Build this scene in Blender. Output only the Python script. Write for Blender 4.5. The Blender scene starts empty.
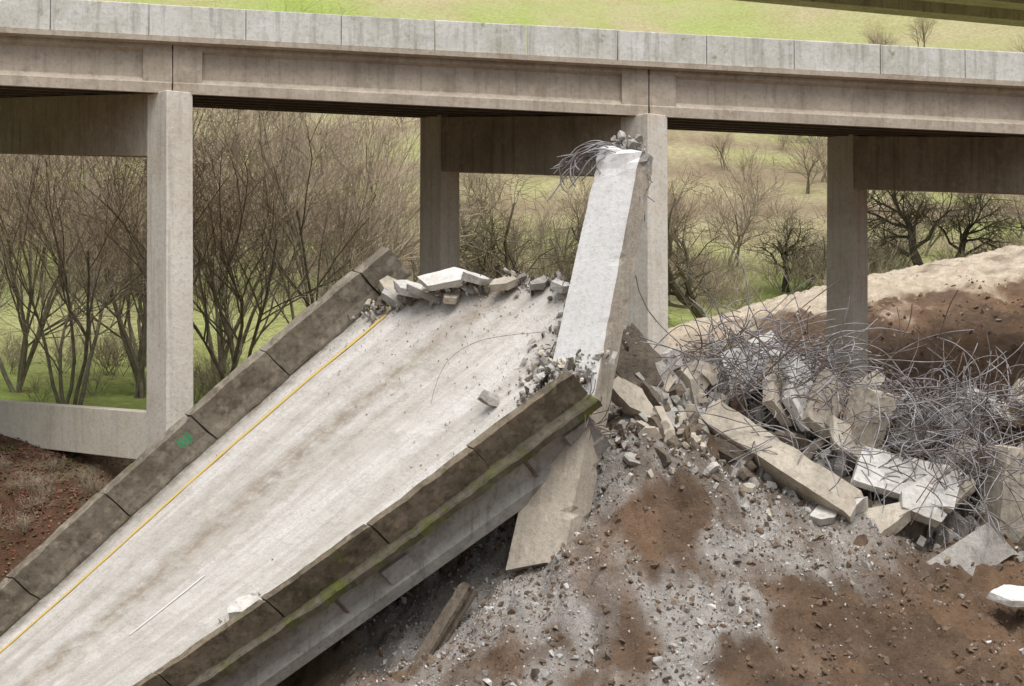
import bpy, bmesh, math, random
import numpy as np
from mathutils import Vector, Matrix, noise, Euler

random.seed(7)
scene = bpy.context.scene
scene.view_settings.view_transform = 'Standard'
scene.view_settings.look = 'None'
scene.view_settings.exposure = 0

# ------------------------------------------------------------------ materials
def nd(nt, t, **kw):
    n = nt.nodes.new(t)
    for k, v in kw.items():
        setattr(n, k, v)
    return n

def base_mat(name, rough=0.9):
    m = bpy.data.materials.new(name)
    m.use_nodes = True
    nt = m.node_tree
    b = nt.nodes['Principled BSDF']
    b.inputs['Roughness'].default_value = rough
    b.inputs['Specular IOR Level'].default_value = 0.2
    return m, nt, b

def mixc(nt, fac, a, b, blend='MIX'):
    n = nd(nt, 'ShaderNodeMix', data_type='RGBA', blend_type=blend)
    for key, val in ((0, fac), (6, a), (7, b)):
        if hasattr(val, 'links'):
            nt.links.new(val, n.inputs[key])
        elif key == 0:
            n.inputs[0].default_value = val
        else:
            n.inputs[key].default_value = (*val, 1)
    return n.outputs[2]

def noise_n(nt, vec, scale, detail=4, rough=0.6, mapping=None):
    if mapping:
        mp = nd(nt, 'ShaderNodeMapping')
        mp.inputs['Scale'].default_value = mapping
        nt.links.new(vec, mp.inputs['Vector'])
        vec = mp.outputs[0]
    n = nd(nt, 'ShaderNodeTexNoise')
    n.inputs['Scale'].default_value = scale
    n.inputs['Detail'].default_value = detail
    n.inputs['Roughness'].default_value = rough
    nt.links.new(vec, n.inputs['Vector'])
    return n.outputs['Fac']

def ramp(nt, fac, lo, hi, a=0.0, b=1.0):
    r = nd(nt, 'ShaderNodeMapRange')
    r.inputs['From Min'].default_value = lo
    r.inputs['From Max'].default_value = hi
    r.inputs['To Min'].default_value = a
    r.inputs['To Max'].default_value = b
    nt.links.new(fac, r.inputs['Value'])
    return r.outputs[0]

def bump(nt, b, h, strength, dist):
    n = nd(nt, 'ShaderNodeBump')
    n.inputs['Strength'].default_value = strength
    n.inputs['Distance'].default_value = dist
    nt.links.new(h, n.inputs['Height'])
    nt.links.new(n.outputs[0], b.inputs['Normal'])

def concrete(name, col, stain, amount=0.6, streak=0.5, moss=0.0, bumpd=0.03, smap=(2.2, 2.2, 0.12), light=.35):
    m, nt, b = base_mat(name)
    tc = nd(nt, 'ShaderNodeTexCoord').outputs['Object']
    n1 = noise_n(nt, tc, 0.55, 4, 0.65)
    n2 = noise_n(nt, tc, 7.0, 4, 0.7)
    c = mixc(nt, ramp(nt, n1, 0.42, 0.68, 0, amount), col, stain)
    st = noise_n(nt, tc, 1.6, 4, 0.7, smap)
    c = mixc(nt, ramp(nt, st, 0.5, 0.66, 0, streak), c, tuple(x * 0.55 for x in stain))
    c = mixc(nt, ramp(nt, n2, 0.5, 0.72, 0, 0.5), c, tuple(x * 0.6 for x in stain))
    n4 = noise_n(nt, tc, 2.6, 2, 0.6)
    c = mixc(nt, ramp(nt, n4, 0.54, 0.72, 0, light), c, tuple(min(.8, x * 1.35) for x in col))
    if moss > 0:
        n3 = noise_n(nt, tc, 1.1, 5, 0.75)
        c = mixc(nt, ramp(nt, n3, 0.62 - 0.2 * moss, 0.74 - 0.15 * moss, 0, 0.85), c, (0.13, 0.15, 0.025))
    nt.links.new(c, b.inputs['Base Color'])
    bump(nt, b, n2, 0.6, bumpd)
    return m

M_barrier = concrete('weathered_barrier_concrete', (0.66, 0.65, 0.60), (0.47, 0.45, 0.37), 0.7, 0.5, moss=0.05)
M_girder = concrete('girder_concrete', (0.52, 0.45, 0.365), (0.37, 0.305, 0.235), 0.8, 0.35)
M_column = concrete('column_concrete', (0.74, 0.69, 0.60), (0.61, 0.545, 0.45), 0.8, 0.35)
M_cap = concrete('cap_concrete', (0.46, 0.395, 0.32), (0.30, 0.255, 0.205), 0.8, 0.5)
M_tie = concrete('tie_beam_concrete', (0.76, 0.71, 0.59), (0.62, 0.56, 0.44), 0.6, 0.25)
M_undershade = concrete('shaded_soffit_concrete', (0.15, 0.125, 0.10), (0.09, 0.08, 0.07), 0.6, 0.2)  # girder concrete darkened: the shade under the deck is put into the colour
M_old = concrete('old_parapet_concrete', (0.30, 0.265, 0.21), (0.14, 0.115, 0.085), 0.85, 0.6, moss=0.06, smap=(1.5, 1.5, 1.5), light=.7)
M_oldmoss = concrete('mossy_parapet_concrete', (0.15, 0.13, 0.10), (0.06, 0.055, 0.035), 0.8, 0.5, moss=0.72, smap=(1.5, 1.5, 1.5))
M_nearpar = concrete('stained_parapet_concrete', (0.22, 0.18, 0.13), (0.07, 0.058, 0.04), 0.9, 0.6, moss=0.26, smap=(1.5, 1.5, 1.5), light=.7)
M_fgirder = concrete('fallen_girder_concrete', (0.37, 0.355, 0.33), (0.23, 0.215, 0.19), 0.7, 0.5)
M_white = concrete('fractured_pale_concrete', (0.60, 0.58, 0.54), (0.42, 0.395, 0.35), 0.75, 0.4, bumpd=0.07)
M_pale = concrete('pale_slab_concrete', (0.70, 0.68, 0.64), (0.54, 0.51, 0.46), 0.7, 0.3, bumpd=0.05)
M_shaft = concrete('spalled_white_concrete', (0.78, 0.77, 0.75), (0.66, 0.64, 0.61), 0.5, 0.15, bumpd=0.03)
M_tan = concrete('tan_concrete', (0.54, 0.485, 0.395), (0.38, 0.33, 0.265), 0.8, 0.4, bumpd=.05)
M_grey = concrete('grey_broken_concrete', (0.44, 0.42, 0.385), (0.27, 0.25, 0.22), 0.8, 0.4, bumpd=0.1)
M_dark = concrete('dark_broken_concrete', (0.19, 0.155, 0.12), (0.09, 0.075, 0.06), 0.8, 0.4, bumpd=0.1)

def simple(name, col, col2, scale=4, rough=0.8, metallic=0):
    m, nt, b = base_mat(name, rough)
    tc = nd(nt, 'ShaderNodeTexCoord').outputs['Object']
    n = noise_n(nt, tc, scale, 1, 0.6)
    nt.links.new(mixc(nt, ramp(nt, n, 0.35, 0.65), col, col2), b.inputs['Base Color'])
    b.inputs['Metallic'].default_value = metallic
    return m
M_rebar = simple('steel_rebar', (0.38, 0.37, 0.38), (0.18, 0.155, 0.14), 2, 0.6, 0.1)
M_rust = simple('rusty_rebar', (0.22, 0.16, 0.13), (0.12, 0.095, 0.08), 2, 0.8)
M_bark = simple('bark', (0.27, 0.24, 0.17), (0.18, 0.16, 0.115), 3)
M_barkd = simple('oak_bark', (0.11, 0.095, 0.065), (0.07, 0.062, 0.04), 3)
M_twig = simple('twigs', (0.18, 0.145, 0.095), (0.12, 0.10, 0.065), 1)
M_twig2 = simple('tan_twigs', (0.50, 0.41, 0.31), (0.36, 0.285, 0.205), 1)
M_green = simple('green_spray_paint', (0.02, 0.42, 0.18), (0.06, 0.45, 0.22), 8)

def deck_mat():
    m, nt, b = base_mat('worn_deck_concrete', 0.9)
    uv = nd(nt, 'ShaderNodeUVMap').outputs[0]      # u metres across, v metres along
    streak = noise_n(nt, uv, 1.0, 6, 0.7, (1.4, 0.09, 1))
    blot = noise_n(nt, uv, 0.35, 6, 0.65)
    fine = noise_n(nt, uv, 9, 6, 0.75)
    mid = noise_n(nt, uv, 1.8, 6, 0.75)
    c = mixc(nt, ramp(nt, streak, 0.38, 0.64, 0, 0.85), (0.70, 0.68, 0.645), (0.46, 0.42, 0.36))
    c = mixc(nt, ramp(nt, blot, 0.48, 0.66, 0, 0.6), c, (0.47, 0.445, 0.40))
    c = mixc(nt, ramp(nt, mid, 0.52, 0.72, 0, 0.6), c, (0.40, 0.37, 0.325))
    sep = nd(nt, 'ShaderNodeSeparateXYZ'); nt.links.new(uv, sep.inputs[0])
    def band(cn, wd, k, col, c):
        a = nd(nt, 'ShaderNodeMath', operation='SUBTRACT'); nt.links.new(sep.outputs[0], a.inputs[0]); a.inputs[1].default_value = cn
        d = nd(nt, 'ShaderNodeMath', operation='ABSOLUTE'); nt.links.new(a.outputs[0], d.inputs[0])
        f = ramp(nt, d.outputs[0], wd, wd * 0.1, 0, 1)
        mu = nd(nt, 'ShaderNodeMath', operation='MULTIPLY'); nt.links.new(f, mu.inputs[0])
        nt.links.new(ramp(nt, mid, 0.3, 0.6, 0, k), mu.inputs[1])
        return mixc(nt, mu.outputs[0], c, col)
    c = band(4.1, 1.0, 0.9, (0.30, 0.25, 0.19), c)
    c = band(5.3, 0.45, 0.55, (0.35, 0.31, 0.245), c)
    c = band(2.4, 0.7, 0.5, (0.36, 0.33, 0.28), c)
    c = band(8.2, 1.0, 0.35, (0.40, 0.38, 0.335), c)
    c = band(0.1, 0.7, 0.9, (0.20, 0.17, 0.12), c)
    c = mixc(nt, ramp(nt, fine, 0.5, 0.75, 0, 0.5), c, (0.32, 0.30, 0.27))
    for off, k in ((0.5, .7), (0.56, .55)):
        cr = noise_n(nt, uv, 0.5, 7, 0.8, (0.7, 1.6, 1))
        aa = nd(nt, 'ShaderNodeMath', operation='SUBTRACT'); nt.links.new(cr, aa.inputs[0]); aa.inputs[1].default_value = off
        ab = nd(nt, 'ShaderNodeMath', operation='ABSOLUTE'); nt.links.new(aa.outputs[0], ab.inputs[0])
        c = mixc(nt, ramp(nt, ab.outputs[0], 0.0, 0.007, k, 0), c, (0.16, 0.14, 0.115))
    nt.links.new(c, b.inputs['Base Color'])
    bump(nt, b, fine, 0.5, 0.03)
    return m
M_deck = deck_mat()

def paint(name, col, wear):
    m, nt, b = base_mat(name, 0.7)
    tc = nd(nt, 'ShaderNodeTexCoord').outputs['Object']
    n = noise_n(nt, tc, 6, 5, 0.75)
    nt.links.new(mixc(nt, ramp(nt, n, 0.45, 0.65, 0, wear), col, (0.5, 0.46, 0.38)), b.inputs['Base Color'])
    return m
M_yellow = paint('yellow_road_paint', (0.70, 0.49, 0.10), 0.6)
M_wpaint = paint('white_road_paint', (0.8, 0.8, 0.78), 0.5)

# ------------------------------------------------------------------ mesh builder
class MB:
    def __init__(s):
        s.v = []; s.f = []; s.m = []
    def add(s, vs, fs, mi=0):
        o = len(s.v)
        s.v += [tuple(p) for p in vs]
        s.f += [tuple(i + o for i in f) for f in fs]
        s.m += [mi] * len(fs)
    def build(s, name, mats, parent=None, smooth=False, bevel=0):
        me = bpy.data.meshes.new(name)
        me.from_pydata(s.v, [], s.f)
        for m in mats: me.materials.append(m)
        me.polygons.foreach_set('material_index', s.m)
        bm = bmesh.new(); bm.from_mesh(me)
        bmesh.ops.recalc_face_normals(bm, faces=bm.faces)
        bm.to_mesh(me); bm.free()
        ob = bpy.data.objects.new(name, me)
        scene.collection.objects.link(ob)
        if parent: ob.parent = parent
        if bevel:
            md = ob.modifiers.new('bevel', 'BEVEL'); md.width = bevel; md.segments = 2; md.limit_method = 'ANGLE'
        return ob

def empty(name):
    e = bpy.data.objects.new(name, None)
    scene.collection.objects.link(e)
    e.empty_display_size = 0.5
    return e

def prism(mb, A, B, mi=0):
    n = len(A)
    fs = [(i, (i + 1) % n, n + (i + 1) % n, n + i) for i in range(n)]
    fs += [tuple(range(n))[::-1], tuple(range(n, 2 * n))]
    mb.add(list(A) + list(B), fs, mi)

def box(mb, c, ax, ay, az, mi=0):
    c = Vector(c)
    A = [c - ax - ay - az, c + ax - ay - az, c + ax + ay - az, c - ax + ay - az]
    B = [p + 2 * az for p in A]
    prism(mb, A, B, mi)

# ------------------------------------------------------------------ terrain
CP = np.array([
 (-30,56,-7.6),(-16,56.5,-7.0),(-24,60,-5.7),(-14,60,-5.5),(-30,70,-4.4),(-14,68,-4.0),(-8,64,-3.8),(-5,72,-3.2),
 (-14,78,-2.8),(-30,80,-2.5),(0,80,-2),(-14,90,-1.6),(-30,92,-1.2),(0,92,-1.4),(-20,53,-12.6),(-13,53,-10.9),(-19,46,-14),(-11,46,-13.4),(-6,51,-8.8),(-5,48,-10.3),
 (-5,44,-10.2),(-3,56,-4.8),(-10,57.5,-6.2),
 (3.5,50.8,-2.6),(2.4,45,-6.3),(1.2,41,-9.0),(-1.6,43,-8.6),(-1,47,-8.1),(0,50,-6.2),(5.2,50.2,-3.4),(7.3,49.6,-4.7),(9.8,47,-6.7),(14,47,-7.9),
 (12.7,42,-9.3),(6,44,-7.3),(20,46,-8.3),(22,52,-6.5),(5,54,-2.4),(8,55,-3.2),(14,55,-4.6),(5.1,60,-2.3),(0,60,-3.5),(11,62,-2.9),
 (16,64,-3.2),(22,62,-3.6),(14.9,72.8,-2.2),(24,70,-2.0),(34,70,-1.5),(9,72,-1.8),
 (10,81,-.2),(19,82,1.2),(28,83,2.2),
 (9.2,90,.95),(13,91,1.9),(18.5,92,3.4),(24,93,4.4),(29.5,94,5.4),(38,96,7.2),
 (5,88,-.2),(9,97,-.5),(18,99,.5),(30,101,1.5),(38,102,2),
 (-10,38,-14),(2,35,-12),(12,35,-12),(22,38,-11.5),(0,25,-15),(-25,25,-18),(25,25,-15),(-30,45,-15),(35,45,-8),(35,55,-5)], float)
def phi(r2):
    return np.where(r2 > 1e-9, 0.5 * r2 * np.log(np.maximum(r2, 1e-9)), 0)
n = len(CP)
d2 = ((CP[:, None, :2] - CP[None, :, :2]) ** 2).sum(-1)
K = phi(d2) + np.eye(n) * 0.3
Pm = np.c_[np.ones(n), CP[:, :2]]
Amat = np.zeros((n + 3, n + 3)); Amat[:n, :n] = K; Amat[:n, n:] = Pm; Amat[n:, :n] = Pm.T
sol = np.linalg.solve(Amat, np.r_[CP[:, 2], 0, 0, 0])
def tps(x, y):
    x = np.clip(np.asarray(x, float), -32, 40); y = np.clip(np.asarray(y, float), 26, 104)
    r = phi((x[..., None] - CP[:, 0]) ** 2 + (y[..., None] - CP[:, 1]) ** 2) @ sol[:n]
    return r + sol[n] + sol[n + 1] * x + sol[n + 2] * y
def far(y):
    return np.interp(y, [70, 85, 100, 130, 200, 300, 400, 700, 1200], [-3, -2, 0.3, 5.0, 20, 56, 96, 170, 200])
def sm(a, b, x):
    t = np.clip((x - a) / (b - a), 0, 1); return t * t * (3 - 2 * t)
def fsm(a, b, x):
    t = min(1, max(0, (x - a) / (b - a))); return t * t * (3 - 2 * t)
def rough_at(x, y):
    return fsm(-12, -4, x) * (1 - fsm(92, 98, y)) + 0.35 * (1 - fsm(60, 70, y)) * (1 - fsm(-12, -4, x))
def gz0(x, y):
    w = sm(95, 105, np.asarray(y, float))
    return tps(x, y) * (1 - w) + far(y) * w
def dnoise(x, y):
    r = rough_at(x, y)
    h = 0
    if r > 0:
        big = noise.fractal(Vector((x * .35, y * .35, 3)), 0.9, 2.1, 4) * 0.34
        rid = (abs(noise.noise(Vector((x * .9 + y * .2, y * .35, 7)))) - .2) * .7
        fine = noise.fractal(Vector((x * 1.7, y * 1.7, 9)), 0.55, 2.1, 5) * 0.20
        if y > 60:
            k = 1 - fsm(78, 88, y) * .65
            big *= .9 * k; fine *= 1.2 * (1 - fsm(78, 88, y) * .4)
            rid = (abs(noise.noise(Vector((x * .6 + y * .15, y * .2, 17)))) - .2) * .7 * k
        h = (big + fine + rid) * r
    if y > 98:
        h += noise.noise(Vector((x * .012, y * .012, 1))) * min(12, (y - 98) * .06)
    return h
def gz(x, y):
    return float(gz0(x, y)) + dnoise(x, y)

xs = np.r_[-500, -350, -250, -180, -130, -100, -80, -65, -52, -42, -34, np.arange(-28, -8, .45), np.arange(-8, 22, .14), np.arange(22, 36, .25), 37, 39, 42, 50, 62, 78, 100, 130, 180, 250, 350, 500]
ys = np.r_[-60, -20, 0, 15, 25, 32, np.arange(36, 58, .15), np.arange(58, 98, .25), np.arange(98, 130, 2), np.arange(130, 420, 6), 450, 500, 600, 750, 1000]
X, Y = np.meshgrid(xs, ys)
Z = gz0(X, Y)
nx, ny = len(xs), len(ys)
crest = lambda x: 90 + (x - 9) * .19
verts = []; cols = []
def lerp(a, b, t): return tuple(a[i] + (b[i] - a[i]) * t for i in range(3))
C_grass = (0.37, 0.50, 0.11); C_dry = (0.52, 0.48, 0.28); C_brown = (0.35, 0.28, 0.19)
C_soil = (0.145, 0.102, 0.072); C_rsoil = (0.225, 0.148, 0.095); C_tan = (0.78, 0.68, 0.54); C_grav = (0.47, 0.455, 0.43); C_leaf = (0.14, 0.08, 0.05)
def gcol(x, y):
    nz = noise.fractal(Vector((x * .25, y * .25, 0)), 0.8, 2, 4)
    nl = noise.fractal(Vector((x * .03, y * .015, 5)), 0.8, 2, 4)
    nb_ = noise.fractal(Vector((x * .012, y * .09, 8)), 0.8, 2, 3)
    if y > 70:
        k = fsm(112, 150, y + nl * 30) * (1 - fsm(255, 285, y + nl * 30))
        g = lerp(C_grass, C_dry, min(1, max(0, .1 + nl * .9 + (0.15 if x > 20 else 0) + k * .55 + (.5 if y > 250 else 0))))
        g = lerp(g, C_brown, min(1, max(0, k * (.35 + nb_ * 1.4 + nz * .4))))
    else:
        g = lerp(C_leaf, C_brown, min(1, max(0, .1 + nz)))
    if y <= 82:
        l = lerp(C_leaf, C_brown, min(1, max(0, .1 + nz)))
        g = lerp(l, g, fsm(66, 74, y + nz * 3))
    if x > -2 and y < 99:
        s = lerp(C_soil, C_rsoil, min(1, max(0, .35 + nz * 1.6)))
        if y > 60: s = lerp(s, tuple(v * 1.65 for v in s), fsm(60, 64, y))  # soil colour lifted here to offset the shade under the bridge
        if x > 5: s = lerp(s, C_tan, fsm(-8.5, -6.0, y - crest(x) + nz * 4.5))
        if x < 14: s = lerp(s, C_tan, fsm(60, 64, y) * (1 - fsm(8, 14, x)) * .75)
        w = fsm(1, 5, x + nz) if y > 60 else 1
        w *= 1 - fsm(95, 98, y)
        g = lerp(g, s, w)
    return g
def gravw(x, y):
    nz = noise.fractal(Vector((x * .3 + 7, y * .3, 2)), 0.8, 2, 4)
    n2_ = noise.fractal(Vector((x * 1.1 + 7, y * .6, 12)), 0.8, 2, 4)
    n3_ = noise.fractal(Vector((x * .45 + y * .12, y * .16, 22)), 0.9, 2, 4)
    w = fsm(-6, -3, x) * (1 - fsm(54, 58, y)) * (1 - fsm(7.5, 12, x - (y - 46) * .7 + n2_))
    w *= .35 + .65 * fsm(-.42, -.08, n3_)
    for (cx, cy, r) in ((3.9, 46.7, 1.7), (5.1, 47.6, 1.2), (-.6, 42.5, 1.5), (2.6, 42.0, 1.3), (8.4, 44.6, 1.8), (-2.8, 44.6, 1.3), (6.4, 42.0, 1.4), (11, 45.5, 1.9)):
        d = math.hypot(x - cx, (y - cy)) / r
        w *= fsm(.35, 1.3, d + nz * 1.0 + n2_ * .5)
    return w
for j in range(ny):
    for i in range(nx):
        x, y = float(X[j, i]), float(Y[j, i])
        z = float(Z[j, i]) + dnoise(x, y)
        g = gcol(x, y)
        if -8 < x < 24 and y < 60:
            g = lerp(g, C_grav, gravw(x, y) * .88)
        verts.append((x, y, z)); cols.append((*g, 1))
faces = [(j * nx + i, j * nx + i + 1, (j + 1) * nx + i + 1, (j + 1) * nx + i) for j in range(ny - 1) for i in range(nx - 1)]
me = bpy.data.meshes.new('ground')
me.from_pydata(verts, [], faces)
ca = me.color_attributes.new('Col', 'FLOAT_COLOR', 'POINT')
ca.data.foreach_set('color', np.array(cols, dtype=np.float32).ravel())
me.polygons.foreach_set('use_smooth', [True] * len(faces))
m, nt, b = base_mat('ground_soil_grass', 0.95)
at = nd(nt, 'ShaderNodeAttribute', attribute_name='Col')
tc = nd(nt, 'ShaderNodeTexCoord').outputs['Object']
na = noise_n(nt, tc, 1.4, 6, 0.75)
nb = noise_n(nt, tc, 9, 4, 0.75)
nc = noise_n(nt, tc, 0.12, 5, 0.7)
c = mixc(nt, ramp(nt, na, 0.35, 0.68, 0, 1), at.outputs['Color'], mixc(nt, 1.0, at.outputs['Color'], (0.60, 0.56, 0.52), 'MULTIPLY'))
c = mixc(nt, ramp(nt, nb, 0.5, 0.7, 0, .5), c, mixc(nt, 1.0, c, (1.5, 1.45, 1.4), 'MULTIPLY'))
c = mixc(nt, ramp(nt, nc, 0.45, 0.65, 0, .5), c, mixc(nt, 1.0, c, (0.88, 0.82, 0.72), 'MULTIPLY'))
nt.links.new(c, b.inputs['Base Color'])
ad = nd(nt, 'ShaderNodeMath', operation='ADD'); nt.links.new(na, ad.inputs[0]); nt.links.new(nb, ad.inputs[1])
bump(nt, b, ad.outputs[0], 0.9, 0.15)
me.materials.append(m)
scene.collection.objects.link(bpy.data.objects.new('ground', me))

# ------------------------------------------------------------------ intact bridge
bridge = empty('highway_bridge')
def zf(x): return 11.67 - 0.0263 * x
def bp(s, d, z):
    return Vector((5.1 + s, 60 + .15 * s + d, zf(5.1 + s) + .1 * d + z))
def run(mb, prof, s0, s1, mi=0):
    prism(mb, [bp(s0, d, z) for d, z in prof], [bp(s1, d, z) for d, z in prof], mi)
S0, S1 = -95, 95
mb = MB()
s = S0
while s < S1:
    e = s + 3.35
    jz = random.uniform(-.02, .02)
    run(mb, [(0.0 + jz, -1.12), (0.04 + jz, -.02), (.07, 0 + jz), (.27, 0 + jz), (.30, -.03), (.42, -1.12)], s + .012, e - .012)
    s = e
mb.build('front_barrier', [M_barrier], bridge, bevel=.02)
mb = MB()
run(mb, [(13.2, -1.12), (13.25, 0), (13.45, 0), (13.5, -1.12)], S0, S1)
mb.build('rear_barrier', [M_barrier], bridge)
mb = MB()
run(mb, [(-.06, -1.125), (-.06, -1.30), (.25, -1.38), (13.2, -1.38), (13.55, -1.3), (13.55, -1.125)], S0, S1)
mb.build('deck_slab', [M_girder], bridge)
bents = [-52, -34.6, -17.2, 0, 18.2, 36, 54]
mb = MB()
for gi, d in enumerate([.62, 3.2, 5.8, 8.4, 11.0, 12.9]):
    for a, bb in zip([S0] + bents, bents + [S1]):
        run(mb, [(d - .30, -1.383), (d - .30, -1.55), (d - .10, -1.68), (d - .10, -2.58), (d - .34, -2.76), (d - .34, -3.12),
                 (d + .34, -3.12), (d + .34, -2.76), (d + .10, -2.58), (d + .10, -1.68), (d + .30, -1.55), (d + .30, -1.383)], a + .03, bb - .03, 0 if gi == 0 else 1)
        if gi == 0:
            for q, w in ((a + .02, 1), (bb - .02, -1)):
                if abs(q) < 90:
                    run(mb, [(d - .28, -1.56), (d - .28, -2.80), (d + .2, -2.80), (d + .2, -1.56)], q, q + w * 1.0)
for q in bents:
    run(mb, [(.95, -1.39), (.95, -2.9), (12.7, -2.9), (12.7, -1.39)], q - .8, q - .5, 1)
mb.build('girders', [M_girder, M_undershade], bridge)
cd = Vector((-.648, .762, 0)); pd = Vector((.762, .648, 0))
mbc = MB(); mbk = MB(); mbt = MB()
for q in bents:
    base = Vector((5.1 + q, 60.45 + .15 * q, 0))
    rear = 17.6 if q == -17.2 else 12.7
    def ztop(p):
        d = p.y - (60 + .15 * (p.x - 5.1)); return zf(p.x) + .1 * d - 3.12
    for kk in (.25, rear):
        c = base + cd * kk
        zt = ztop(c) - .004
        gzv = float(gz0(c.x, c.y)) - 1.5
        tp = 1.06
        A = [c + cd * a * .72 * tp + pd * bq * .52 * tp for a, bq in ((-1, -1), (1, -1), (1, 1), (-1, 1))]
        B = [c + cd * a * .72 + pd * bq * .52 for a, bq in ((-1, -1), (1, -1), (1, 1), (-1, 1))]
        A = [Vector((p.x, p.y, gzv)) for p in A]; B = [Vector((p.x, p.y, zt)) for p in B]
        prism(mbc, A, B)
    a = base + cd * (.25 + .70); bq = base + cd * (rear - .70)
    def sec(c, zlo, zhi, w):
        return [Vector((c.x, c.y, zlo)) - pd * w, Vector((c.x, c.y, zhi)) - pd * w, Vector((c.x, c.y, zhi)) + pd * w, Vector((c.x, c.y, zlo)) + pd * w]
    prism(mbk, sec(a, ztop(a) - 2.3, ztop(a) - .01, .46), sec(bq, ztop(bq) - 2.35, ztop(bq) - .01, .46))
    if q == -17.2:
        prism(mbt, sec(a, -4.25, -2.5, .44), sec(bq, -4.25, -2.45, .44))
mbc.build('columns', [M_column], bridge, bevel=.03)
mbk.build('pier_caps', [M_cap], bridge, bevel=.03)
mbt.build('tie_beam', [M_tie], bridge, bevel=.02)

# upper overpass (behind)
ov = empty('overpass_bridge')
mb = MB()
def op(x, d, z): return Vector((x, 110 + d, 25.8 - .092 * (x - 16.8) + z))
for prof, mi in (([(0, .2), (.1, 2.1), (2, 2.1), (2, .2)], 0), ([(-.8, 2.103), (-.8, 3.6), (12.8, 3.6), (12.8, 2.103)], 0), ([(5, .1), (5, 2.1), (7, 2.1), (7, .1)], 0), ([(10, 0), (10, 2.1), (12, 2.1), (12, 0)], 0)):
    prism(mb, [op(-110, d, z) for d, z in prof], [op(130, d, z) for d, z in prof], mi)
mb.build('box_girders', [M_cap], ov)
mb = MB()
for x in (-62, 72):
    g = float(gz0(x, 116)) - 1
    zt = op(x, 5, 0).z + .05
    box(mb, (x, 116, (g + zt) / 2), Vector((1, 0, 0)), Vector((0, 3, 0)), Vector((0, 0, (zt - g) / 2)))
mb.build('piers', [M_column], ov, bevel=.05)

# ------------------------------------------------------------------ collapsed deck
deck = empty('collapsed_bridge_deck')
FT = Vector((-5.16, 55, .95)); NT = Vector((1.74, 47.5, -1.75))
FB = Vector((-19.1, 54, -11.4)); NB = Vector((-11.2, 46.5, -11.0))
N = (FB - FT + NB - NT).cross(NT - FT + NB - FB).normalized()
if N.z < 0: N = -N
WID = 10.5
def D(s, w, h):
    t = w / WID
    p = (FT * (1 - s) + FB * s) * (1 - t) + (NT * (1 - s) + NB * s) * t
    sag = 0.10 * math.sin(s * 5 + t * 2)
    return p + N * (h + sag)
LEN = 17.0
def edge(w):
    t = w / WID
    e = np.interp(t, [0, .08, .2, .35, .5, .62, .72, .8, .88, 1.0], [0, -.05, -.10, -.16, -.22, -.22, -.16, -.06, .02, .02])
    return float(e) + noise.noise(Vector((w * 1.9, 0, 4))) * .035 + noise.noise(Vector((w * 5, 0, 4))) * .02
nw, ns = 70, 110
mb = MB(); uvs = []
SE = 1.5
for j in range(ns + 1):
    for i in range(nw + 1):
        w = WID * i / nw
        e = edge(w)
        s_ = e + (SE - e) * (j / ns)
        mb.v.append(tuple(D(s_, w, noise.noise(Vector((w, s_ * 17, 0))) * .02))); uvs.append((w, s_ * LEN))
for j in range(ns + 1):
    for i in range(nw + 1):
        w = WID * i / nw; e = edge(w) + random.uniform(0, .02)
        s_ = e + (SE - e) * (j / ns)
        mb.v.append(tuple(D(s_, w, -.25))); uvs.append((w, s_ * LEN))
o = (nw + 1) * (ns + 1); R = nw + 1
for j in range(ns):
    for i in range(nw):
        a = j * R + i
        mb.f.append((a, a + 1, a + R + 1, a + R)); mb.m.append(0)
        mb.f.append((o + a, o + a + R, o + a + R + 1, o + a + 1)); mb.m.append(1)
for i in range(nw):
    mb.f.append((i, o + i, o + i + 1, i + 1)); mb.m.append(2)
for j in range(ns):
    a = j * R; mb.f.append((a, a + R, o + a + R, o + a)); mb.m.append(1)
    a = j * R + nw; mb.f.append((a, o + a, o + a + R, a + R)); mb.m.append(1)
ob = mb.build('deck_slab', [M_deck, M_undershade, M_grey], deck)
uvl = ob.data.uv_layers.new(name='UVMap')
vi = np.empty(len(ob.data.loops), dtype=np.int32); ob.data.loops.foreach_get('vertex_index', vi)
uvl.data.foreach_set('uv', np.array(uvs, dtype=np.float32)[vi].ravel())

def strip(mb, w0, w1, s0, s1, h, n=60, wob=0.0):
    vs = []
    for j in range(n + 1):
        s_ = s0 + (s1 - s0) * j / n
        q = noise.noise(Vector((s_ * 9, w0, 0))) * wob
        vs += [D(s_, w0 + q, h), D(s_, w1 + q, h)]
    mb.add(vs, [(2 * j, 2 * j + 1, 2 * j + 3, 2 * j + 2) for j in range(n)])
mb = MB(); strip(mb, .98, 1.10, -.02, 1.45, .028, wob=.04)
mb.build('yellow_line', [M_yellow], deck)
mb = MB(); strip(mb, 5.9, 5.98, .62, .79, .028); strip(mb, 5.9, 6.0, 1.3, 1.45, .028)
mb.build('white_dash', [M_wpaint], deck)

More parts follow.
